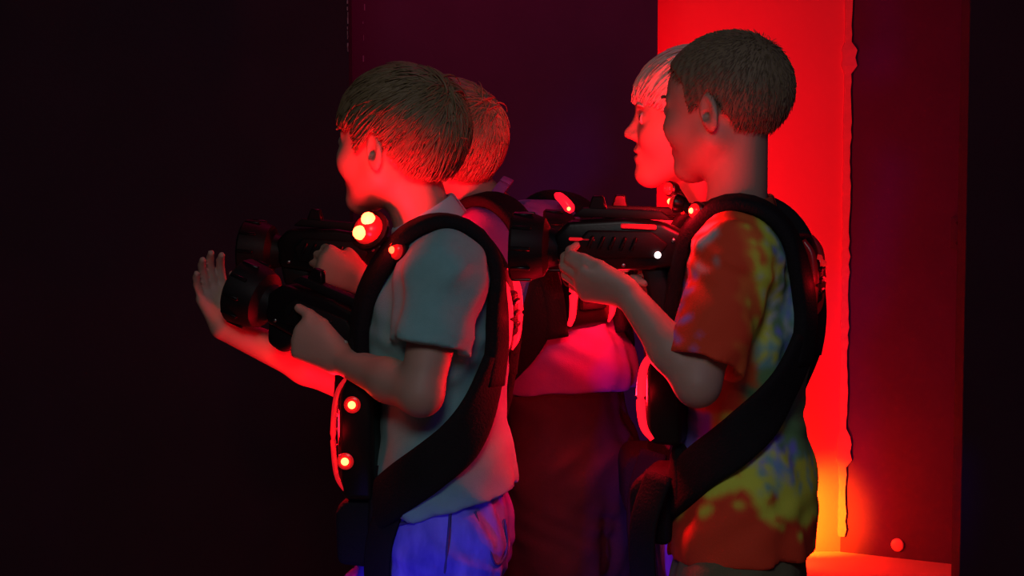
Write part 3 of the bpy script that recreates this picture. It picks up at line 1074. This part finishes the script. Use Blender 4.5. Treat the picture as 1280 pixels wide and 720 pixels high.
# chipped paint along the free edge of the left and middle boards
def chips(name, x, y, z0, z1, n, wmax):
    bm = bmesh.new()
    for i in range(n):
        z = random.uniform(z0, z1)
        bm_box((x + random.uniform(-wmax, 0), y - 0.0008, z), (random.uniform(0.001, 0.003), 0.0016, random.uniform(0.004, 0.02)), 0, 1, None, bm)
    o = bm_obj(name, bm, M_CHIP, smooth=False)
    return o


c1 = chips('trim_2', xl1 - 0.001, 1.7, 1.50, 1.75, 16, 0.002)
c1['kind'] = 'structure'
c2 = chips('trim_3', U(456, 30, 2.55)[0], 2.55, 1.50, 1.85, 7, 0.006)
c2['kind'] = 'structure'

# round reflector low on the dull board, and a dark bracket at its far edge
pv = nz(np.array([pr[0] + 0.12 - corner[0], pr[1] - YB, 0]))
pn = np.array([pv[1], -pv[0], 0])


def on_panel(px, py):
    # meet the ray with the board's face
    a = U(px, py, 2.0); d = a - CAM
    o = np.array([corner[0], YB - 0.004, 0])
    t = ((o - CAM) @ pn) / (d @ pn)
    return CAM + d * t


dpos = on_panel(1122, 681)
q = Vector(pn).to_track_quat('Z', 'Y').to_euler()
disc = bm_obj('wall_reflector', bm_lathe([(-0.001, 0.020), (0.004, 0.020), (0.007, 0.016), (0.008, 0.006)], 'z', 24), mat('pale_red_reflector', (0.75, 0.25, 0.22), 0.4), None, Vector(dpos), q)
tag(disc, 'small round pale red reflector low on the dull red board', 'reflector')
bpos = on_panel(1198, 291)
bb = empty('wall_bracket', bpos, 'small dark bracket on the dull red board beside the black wall', 'bracket')
bb.rotation_euler = q
bm_obj('plate', bm_box((0, 0, 0.004), (0.045, 0.095, 0.010), 0.003, 2), M_BLACK, bb)
for s in (-1, 1):
    bm_obj('screw', bm_lathe([(0, 0.005), (0.003, 0.005), (0.004, 0.003)], 'z', 10), M_PLASTIC2, bb, (0, s * 0.03, 0.009))

# red floor lamp that washes the back wall (stands behind the person in tie-dye)
lpos = np.array([0.76, 3.06, 0.0])
hl = empty('floor_lamp', lpos, 'red stage lamp standing on the floor in front of the red wall', 'lamp')
tgt = U(1004, 645, YB)
dirv = nz(tgt - (lpos + np.array([0, 0, 0.12])))
qe = Vector(dirv).to_track_quat('Z', 'Y').to_euler()
can = bm_obj('lamp_can', bm_lathe([(-0.09, 0.02), (-0.085, 0.045), (-0.03, 0.060), (0.06, 0.062), (0.06, 0.056), (0.045, 0.055)], 'z', 24), M_PLASTIC, hl, (0, 0, 0.12), qe)
bm_obj('lamp_lens', bm_lathe([(0.044, 0.054), (0.047, 0.050), (0.049, 0.02)], 'z', 24), M_HOT, can)
V, F = tube(catmull([(-0.075, 0, 0.12), (-0.075, 0, 0.03), (-0.05, 0, 0.008), (0.05, 0, 0.008), (0.075, 0, 0.03), (0.075, 0, 0.12)], 6), 0.007, 8)
mesh_py('yoke', V, F, M_PLASTIC2, hl)
bm_obj('base_plate', bm_box((0, 0, 0.004), (0.16, 0.12, 0.008), 0.002, 1), M_PLASTIC2, hl)
lamp('floor_lamp_light', 'SPOT', (*(dirv * 0.06 + np.array([0, 0, 0.12])),), 110.0, (1.0, 0.10, 0.002), hl, 0.04, aim(lpos + np.array([0, 0, 0.12]), tgt), cone=math.radians(84))
lamp('floor_lamp_spill', 'POINT', (*(dirv * 0.075 + np.array([0, 0, 0.12])),), 16.0, (1.0, 0.02, 0.004), hl, 0.04)

# unseen red bar added behind the middle board to brighten the red wall
bpos = np.array([xm1 - 0.12, 2.80, 0.0])
lb = empty('added_light_bar', bpos, 'added unseen red light bar behind the dark middle wall, brightening the red wall', 'lamp')
bm_obj('housing', bm_box((0, 0, 1.1), (0.06, 0.05, 2.1), 0.006, 2), M_PLASTIC, lb)
bm_obj('foot', bm_lathe([(0.0, 0.12), (0.012, 0.12), (0.02, 0.10), (0.05, 0.03)], 'z', 24), M_PLASTIC2, lb)
bm_obj('tube', bm_lathe([(0.1, 0.012), (2.1, 0.012)], 'z', 12, (0.045, 0.012, 0)), M_LENS, lb)
tg = np.array([0.75, YB, 1.1])
src = bpos + np.array([0.07, 0.02, 1.05])
lo_ = lamp('added_bar_fill', 'AREA', Vector(src - bpos), 15.0, (1.0, 0.003, 0.030), lb, 0.06, aim(src, tg), size_y=1.8)

# ------------------------------------------------------------------ the four players
Z = np.array([0, 0, 1.0])


def headR(yaw, pitch=0.0):
    return rotz(-math.radians(yaw)) @ roty(math.radians(pitch))


def ank(k, dx=0.0, dy=0.0):
    return np.array([k[0] + dx, k[1] + dy, 0.085])


# --- A: grey-green polo and jeans
P = U(560, 655, 0.0)
lk = np.array([P[0] - 0.005, -0.075, 0.40]); rk = np.array([P[0] - 0.25, 0.07, 0.45])
A = build_person('person in grey-green polo shirt and blue jeans holding a blaster out in both hands', dict(
    yaw=8, P=P, W=U(558, 560, 0.0), C=U(549, 430, 0.0), S=U(545, 341, 0.0), N=U(540, 300, 0.0), H=U(498, 183, 0.0), Rh=headR(34, 4), hs=1.0,
    ls=U(556, 342, -0.125), le=U(526, 492, -0.165), lw=U(424, 449, -0.045),
    lh=dict(d=U(372, 418, -0.02) - U(424, 449, -0.045), n=(0.25, 1, 0.0), t=(-0.3, 0, 1), curl=(1.2, 1.2, 0.8), thumb=((0.85, 0.40, 0.0), (1.0, 0.12, 0.0), (1.0, 0.0, 0.1)), sc=1.0),
    rs=U(548, 340, 0.125), re=U(446, 482, 0.16), rw=U(281, 410, 0.10),
    rh=dict(d=(-0.30, -0.05, 0.9), n=(0.55, -1, 0.15), t=(1, 0.25, 0.3), curl=(0.28, 0.38, 0.3), thumb=((0.75, 0.50, 0.30), (0.95, 0.1, 0.35), (0.95, -0.05, 0.35)), sc=0.86, spread=0.12),
    lk=lk, la=ank(lk, 0.03), rk=rk, ra=ank(rk, 0.02),
    hair='mop', hair_mat=M_HAIRB, shirt_mat=M_SHIRTA, collar_mat=M_COLLAR, collar_w=0.036, collar_up=0.030, sleeve=0.62, loose=0.016,
    flare=(U(552, 600, 0.0), (0.090, 0.125, 0.12)),
    hem=U(570, 620, 0.0), hem_n=(0.22, 0, -1), pants_name='jeans', pants_mat=M_DENIM, h=0.0034, fold=0.003))

# --- D: tie-dye
P = U(925, 700, 0.0)
lk = np.array([P[0] - 0.03, -0.075, 0.38]); rk = np.array([P[0] + 0.02, 0.075, 0.38])
D = build_person('person in tie-dyed T-shirt holding a blaster level with one arm stretched forward', dict(
    yaw=14, P=P, W=U(934, 590, 0.0), C=U(928, 430, 0.0), S=U(931, 315, 0.0), N=U(920, 268, 0.0), H=U(907, 137, 0.0), Rh=headR(34, -2), hs=1.0,
    ls=U(920, 322, -0.125), le=U(872, 480, -0.185), lw=U(784, 366, -0.125),
    lh=dict(d=(-1, 0.22, 0.22), n=(0.12, 0.85, 0.6), t=(0.0, -0.6, 0.85), curl=(0.55, 0.8, 0.6), thumb=((0.9, 0.40, 0.15), (0.98, 0.10, 0.2), (0.98, 0.0, 0.2)), sc=0.95),
    rs=U(946, 318, 0.125), re=U(885, 470, 0.14), rw=U(842, 388, 0.005),
    rh=dict(d=(-1, -0.25, 0.55), n=(0.2, -1, 0.1), t=(0, 0, 1), curl=FIST, sc=0.95),
    lk=lk, la=ank(lk, 0.02), rk=rk, ra=ank(rk, 0.02),
    hair='crop', hair_mat=M_HAIRD, shirt_mat=M_TIEDYE, sleeve=0.86, loose=0.018,
    flare=(U(930, 640, 0.0), (0.098, 0.128, 0.14)),
    hem=U(930, 688, 0.0), hem_n=(0.05, 0, -1), pants_name='shorts', pants_mat=M_OLIVE, leg_len=0.92, h=0.0034, fold=0.0035))

# --- C: behind, face in profile
P = U(890, 660, 0.40)
lk = np.array([P[0] - 0.03, 0.32, 0.38]); rk = np.array([P[0] - 0.08, 0.47, 0.38])
Cp = build_person('person with face lit red in profile, standing behind the one in the tie-dyed shirt', dict(
    yaw=0, P=P, W=U(892, 570, 0.40), C=U(894, 430, 0.40), S=U(894, 315, 0.40), N=U(885, 268, 0.40), H=U(866, 152, 0.40), Rh=headR(0, 3), hs=1.06,
    ls=U(890, 320, 0.275), le=U(862, 450, 0.25), lw=U(800, 345, 0.32),
    lh=dict(d=(-1, 0.15, 0.35), n=(0.1, 0.9, 0.5), t=(0, -0.4, 1), curl=(0.5, 0.8, 0.6), sc=0.95),
    rs=U(894, 320, 0.525), re=U(865, 450, 0.52), rw=U(820, 350, 0.42),
    rh=dict(d=(-1, -0.15, 0.3), n=(0, -1, 0), t=(0, 0, 1), curl=FIST, sc=0.95),
    lk=lk, la=ank(lk, 0.02), rk=rk, ra=ank(rk, 0.02),
    hair='bowl', hair_mat=M_BLOND, shirt_mat=M_SHIRTC, sleeve=0.6, loose=0.014,
    flare=(U(892, 600, 0.40), (0.095, 0.125, 0.12)),
    hem=U(890, 640, 0.40), hem_n=(0, 0, -1), pants_name='jeans', pants_mat=M_DENIM, h=0.0038))

# --- B: turned away, leaning forward, behind A
P = U(716, 570, 0.56)
lk = np.array([P[0] - 0.03, 0.52, 0.40]); rk = np.array([P[0] + 0.02, 0.68, 0.40])
B = build_person('person in purple shirt turned away and leaning forward behind the one in grey-green', dict(
    yaw=42, P=P, W=U(706, 475, 0.56), C=U(684, 375, 0.56), S=U(658, 300, 0.56), N=U(626, 268, 0.56), H=U(556, 188, 0.56), Rh=headR(40, 6), hs=1.03,
    bw=1.12,
    ls=U(600, 305, 0.47), le=U(540, 420, 0.44), lw=U(452, 350, 0.44),
    lh=dict(d=U(408, 330, 0.45) - U(452, 350, 0.44), n=(0.2, 1, -0.15), t=(-0.3, 0, 1), curl=(0.85, 1.0, 0.7), sc=1.0),
    rs=U(708, 300, 0.66), re=U(640, 400, 0.76), rw=U(500, 350, 0.60),
    rh=dict(d=(-1, -0.4, 0.15), n=(0, -1, 0), t=(0, 0, 1), curl=FIST, sc=0.95),
    lk=lk, la=ank(lk, 0.02), rk=rk, ra=ank(rk, 0.02),
    hair='mop', hair_mat=M_HAIRR, shirt_mat=M_SHIRTB, collar_up=0.026, sleeve=0.6, loose=0.016,
    flare=(U(712, 470, 0.56), (0.108, 0.135, 0.08)),
    hem=U(712, 482, 0.56), hem_n=(0, 0, -1), pants_name='shorts', pants_mat=M_DARKPANTS, leg_len=0.45, h=0.0038))

# tie-dye pattern: dye colours by place on the cloth
me = D.shirt.data
nv = len(me.vertices)
co = np.empty(nv * 3, np.float32)
me.vertices.foreach_get('co', co)
co = co.reshape(-1, 3)
s_ = co[:, 0] * 830.0 + 925.0                       # across, in cloth units
t_ = 700.0 - (co[:, 2] - (U(925, 700, 0)[2])) * 835.0
nzs = 14 * np.sin(co[:, 2] * 61 + 5 * np.sin(co[:, 0] * 40)) + 9 * np.sin(co[:, 0] * 83 + co[:, 1] * 70 + 3 * np.sin(co[:, 2] * 90)) + 6 * np.sin(co[:, 2] * 170 + co[:, 1] * 60)
nz2 = np.sin(co[:, 0] * 140 + 4 * np.sin(co[:, 2] * 60)) * np.sin(co[:, 2] * 150 + 4 * np.sin(co[:, 1] * 75 + co[:, 0] * 55))
CR = np.array([0.80, 0.060, 0.018]); CO = np.array([0.85, 0.15, 0.03]); CY = np.array([0.72, 0.80, 0.075])
CG = np.array([0.16, 0.36, 0.14]); CT = np.array([0.20, 0.50, 0.50]); CB = np.array([0.26, 0.26, 1.0]); CW = np.array([0.60, 0.70, 0.85])
colr = np.tile(CR, (nv, 1))
up = t_ < 500
e = s_ + nzs * 0.55
colr[up & (e > 908)] = CO
colr[up & (e > 926)] = CY
colr[up & (e > 954)] = CG
colr[up & (e > 968)] = CT
colr[up & (e > 940) & (nz2 > 0.6)] = CW
colr[up & (e > 958) & (nz2 < -0.5)] = CB
colr[up & (e > 930) & (t_ > 405) & (nz2 > -0.2)] = CT
colr[up & (e > 925) & (t_ > 440)] = CG
colr[up & (s_ < 880) & (t_ < 325) & (nz2 > 0.3)] = CT
colr[up & (s_ < 856) & (t_ > 320) & (nz2 > 0.6)] = CB
lo2 = ~up
colr[lo2] = CY
bound = 588 + 0.55 * np.abs(s_ - 900) + nzs * 0.9
colr[lo2 & (t_ > bound)] = CR
colr[lo2 & (s_ > 975) & (t_ < 560) & (t_ < 620 + nzs)] = CG
colr[lo2 & (s_ + nzs > 962) & (t_ < 545)] = CG
colr[lo2 & (np.abs(s_ - 948 + nzs * 0.4) < 34) & (np.abs(t_ - 545 - (s_ - 948) * 0.5) < 26) & (nz2 > -0.1)] = CB
colr[lo2 & (np.abs(s_ - 975) < 40) & (np.abs(t_ - 575) < 26) & (nz2 > 0.35)] = CT
colr[lo2 & (s_ < 880) & (t_ < 570)] = CB * 0.9
# let the dyes bleed into one another
mel = np.empty(len(me.edges) * 2, np.int32)
me.edges.foreach_get('vertices', mel)
mel = mel.reshape(-1, 2)
for _ in range(2):
    acc = colr.copy(); cn = np.ones(nv)
    np.add.at(acc, mel[:, 0], colr[mel[:, 1]]); np.add.at(acc, mel[:, 1], colr[mel[:, 0]])
    np.add.at(cn, mel[:, 0], 1); np.add.at(cn, mel[:, 1], 1)
    colr = acc / cn[:, None]
at = me.color_attributes.new('dye', 'FLOAT_COLOR', 'POINT')
at.data.foreach_set('color', np.hstack([colr, np.ones((nv, 1))]).astype(np.float32).ravel())
for o in D.shirt.children:
    o.data.materials.clear(); o.data.materials.append(mat('red_cotton', (0.45, 0.07, 0.03), 0.85))

# jeans details of A: side seam, waistband, pocket curve
def on_cloth(name, sdf, pts, r, m, g, parent, iso=0.001, flat=None):
    P_, N_ = sdf.project(np.array(pts), iso)
    P_ = catmull(P_, 6)
    P_, N_ = sdf.project(P_, iso)
    if flat:
        V, F = sweep(P_, N_, flat[0], flat[1], 8)
    else:
        V, F = tube(P_, r, 6)
    return mesh_py(name, V, F, m, parent, g.base)


on_cloth('side_seam', A.pantsS, [U(562, 632, -0.11), U(560, 660, -0.12), U(556, 700, -0.13), U(552, 740, -0.13)], 0.0022, M_SEAM, A, A.pants)
on_cloth('pocket', A.pantsS, [U(588, 642, -0.10), U(590, 668, -0.10), U(600, 700, -0.09), U(618, 690, -0.06), U(622, 650, -0.05)], 0.0022, M_SEAM, A, A.pants)
on_cloth('pocket_edge', A.pantsS, [U(545, 636, -0.115), U(530, 655, -0.11), U(512, 664, -0.09)], 0.0022, M_SEAM, A, A.pants)

# ------------------------------------------------------------------ vests and blasters
add_vest('black vest with glowing red packs worn over the grey-green polo shirt', A,
         [(U(498, 313, -0.115), (-0.7, -0.7, 0.1), 0.014, M_WARM, 0.08, False, None),
          (U(462, 288, -0.075), (-0.45, -0.75, 0.45), 0.024, M_HOT, 4.2, True, (U(454, 296, -0.14), U(486, 222, -0.05), 84))],
         chest=(0.115, 0.0, -0.235), back=(-0.092, 0, -0.06), chest_light=2.4, back_light=0.12, side_l=0.03, tube_r=(0.0045, 0.009), hang_a=0.06, tubes=(M_LENSDIM, M_LENS))
add_vest('black vest with glowing red packs worn over the tie-dyed shirt', D,
         [(U(871, 264, -0.10), (-0.8, -0.6, 0.1), 0.011, M_HOT, 0.8, False, None),
          (U(846, 254, 0.10), (-0.8, 0.2, 0.2), 0.012, M_HOT, 7.5, False, (U(826, 250, 0.12), U(812, 165, 0.36), 80))],
         chest=(0.105, 0.045, -0.21), chest_h=0.15, chest_w=0.10, chest_hot=[], back=(-0.088, 0, -0.04), chest_light=4.0, back_light=0.03, side_l=0.05, tubes=(M_LENS, M_LENSOFF), back_hot=[(0.0, 0.025, -0.026, M_GLOSSRED)])
add_vest('black vest with red lights worn by the person standing behind the tie-dyed shirt', Cp,
         [(U(838, 236, 0.28), (-0.8, -0.6, 0.1), 0.010, M_GLOSSRED, 0.3, False, None),
          (U(858, 262, 0.29), (-0.8, -0.6, 0.1), 0.010, M_WARM, 0.3, False, None)], chest=(0.06, 0, -0.24), chest_light=0.0, back_light=0.05, chest_hot=[], tubes=(M_LENSOFF, M_LENSOFF))
add_vest('black vest with a lit red back pack worn over the purple shirt', B,
         [(U(566, 292, 0.42), (-0.6, -0.6, 0.4), 0.014, M_WARM, 1.6, False, None)], chest_light=0.2, back_light=2.4, strap_dz=0.06,
         back_hot=[(0.0, 0.020, -0.026, M_HOT)])

# slanting light strip on the far shoulder of that vest
V, F = tube(catmull([U(695, 243, 0.53), U(703, 249, 0.515), U(710, 257, 0.51), U(715, 265, 0.51)], 5), np.interp(np.linspace(0, 1, 16), [0, 0.15, 0.8, 1], [0.004, 0.008, 0.010, 0.005]), 10)
st_ = mesh_py('shoulder_light_strip', V, F, M_LENS, B.vest, np.array(B.vest.location))
bm = bmesh.new()
bmesh.ops.create_uvsphere(bm, u_segments=10, v_segments=6, radius=0.0035)
bm_obj('led', bm, M_HOT, st_, Vector(U(711, 261, 0.50) - np.array(B.vest.location)))

add_blaster('black blaster in the hands of the person in the grey-green polo shirt', U(425, 416, 0.0), 26, 18, M_GREYLED, strips=None)
add_blaster('black blaster with a white status light aimed by the person in the tie-dyed shirt', U(798, 314, -0.05), 6, 2, M_WHITELED)
add_blaster('red-lit blaster held by the person behind the tie-dyed shirt', U(820, 305, 0.34), 0, 2, M_GREYLED, strips=M_LENS)
add_blaster('dark blaster held by the person in the purple shirt, behind the polo shirt', U(435, 322, 0.49), 12, 4, M_GREYLED, strips=None)
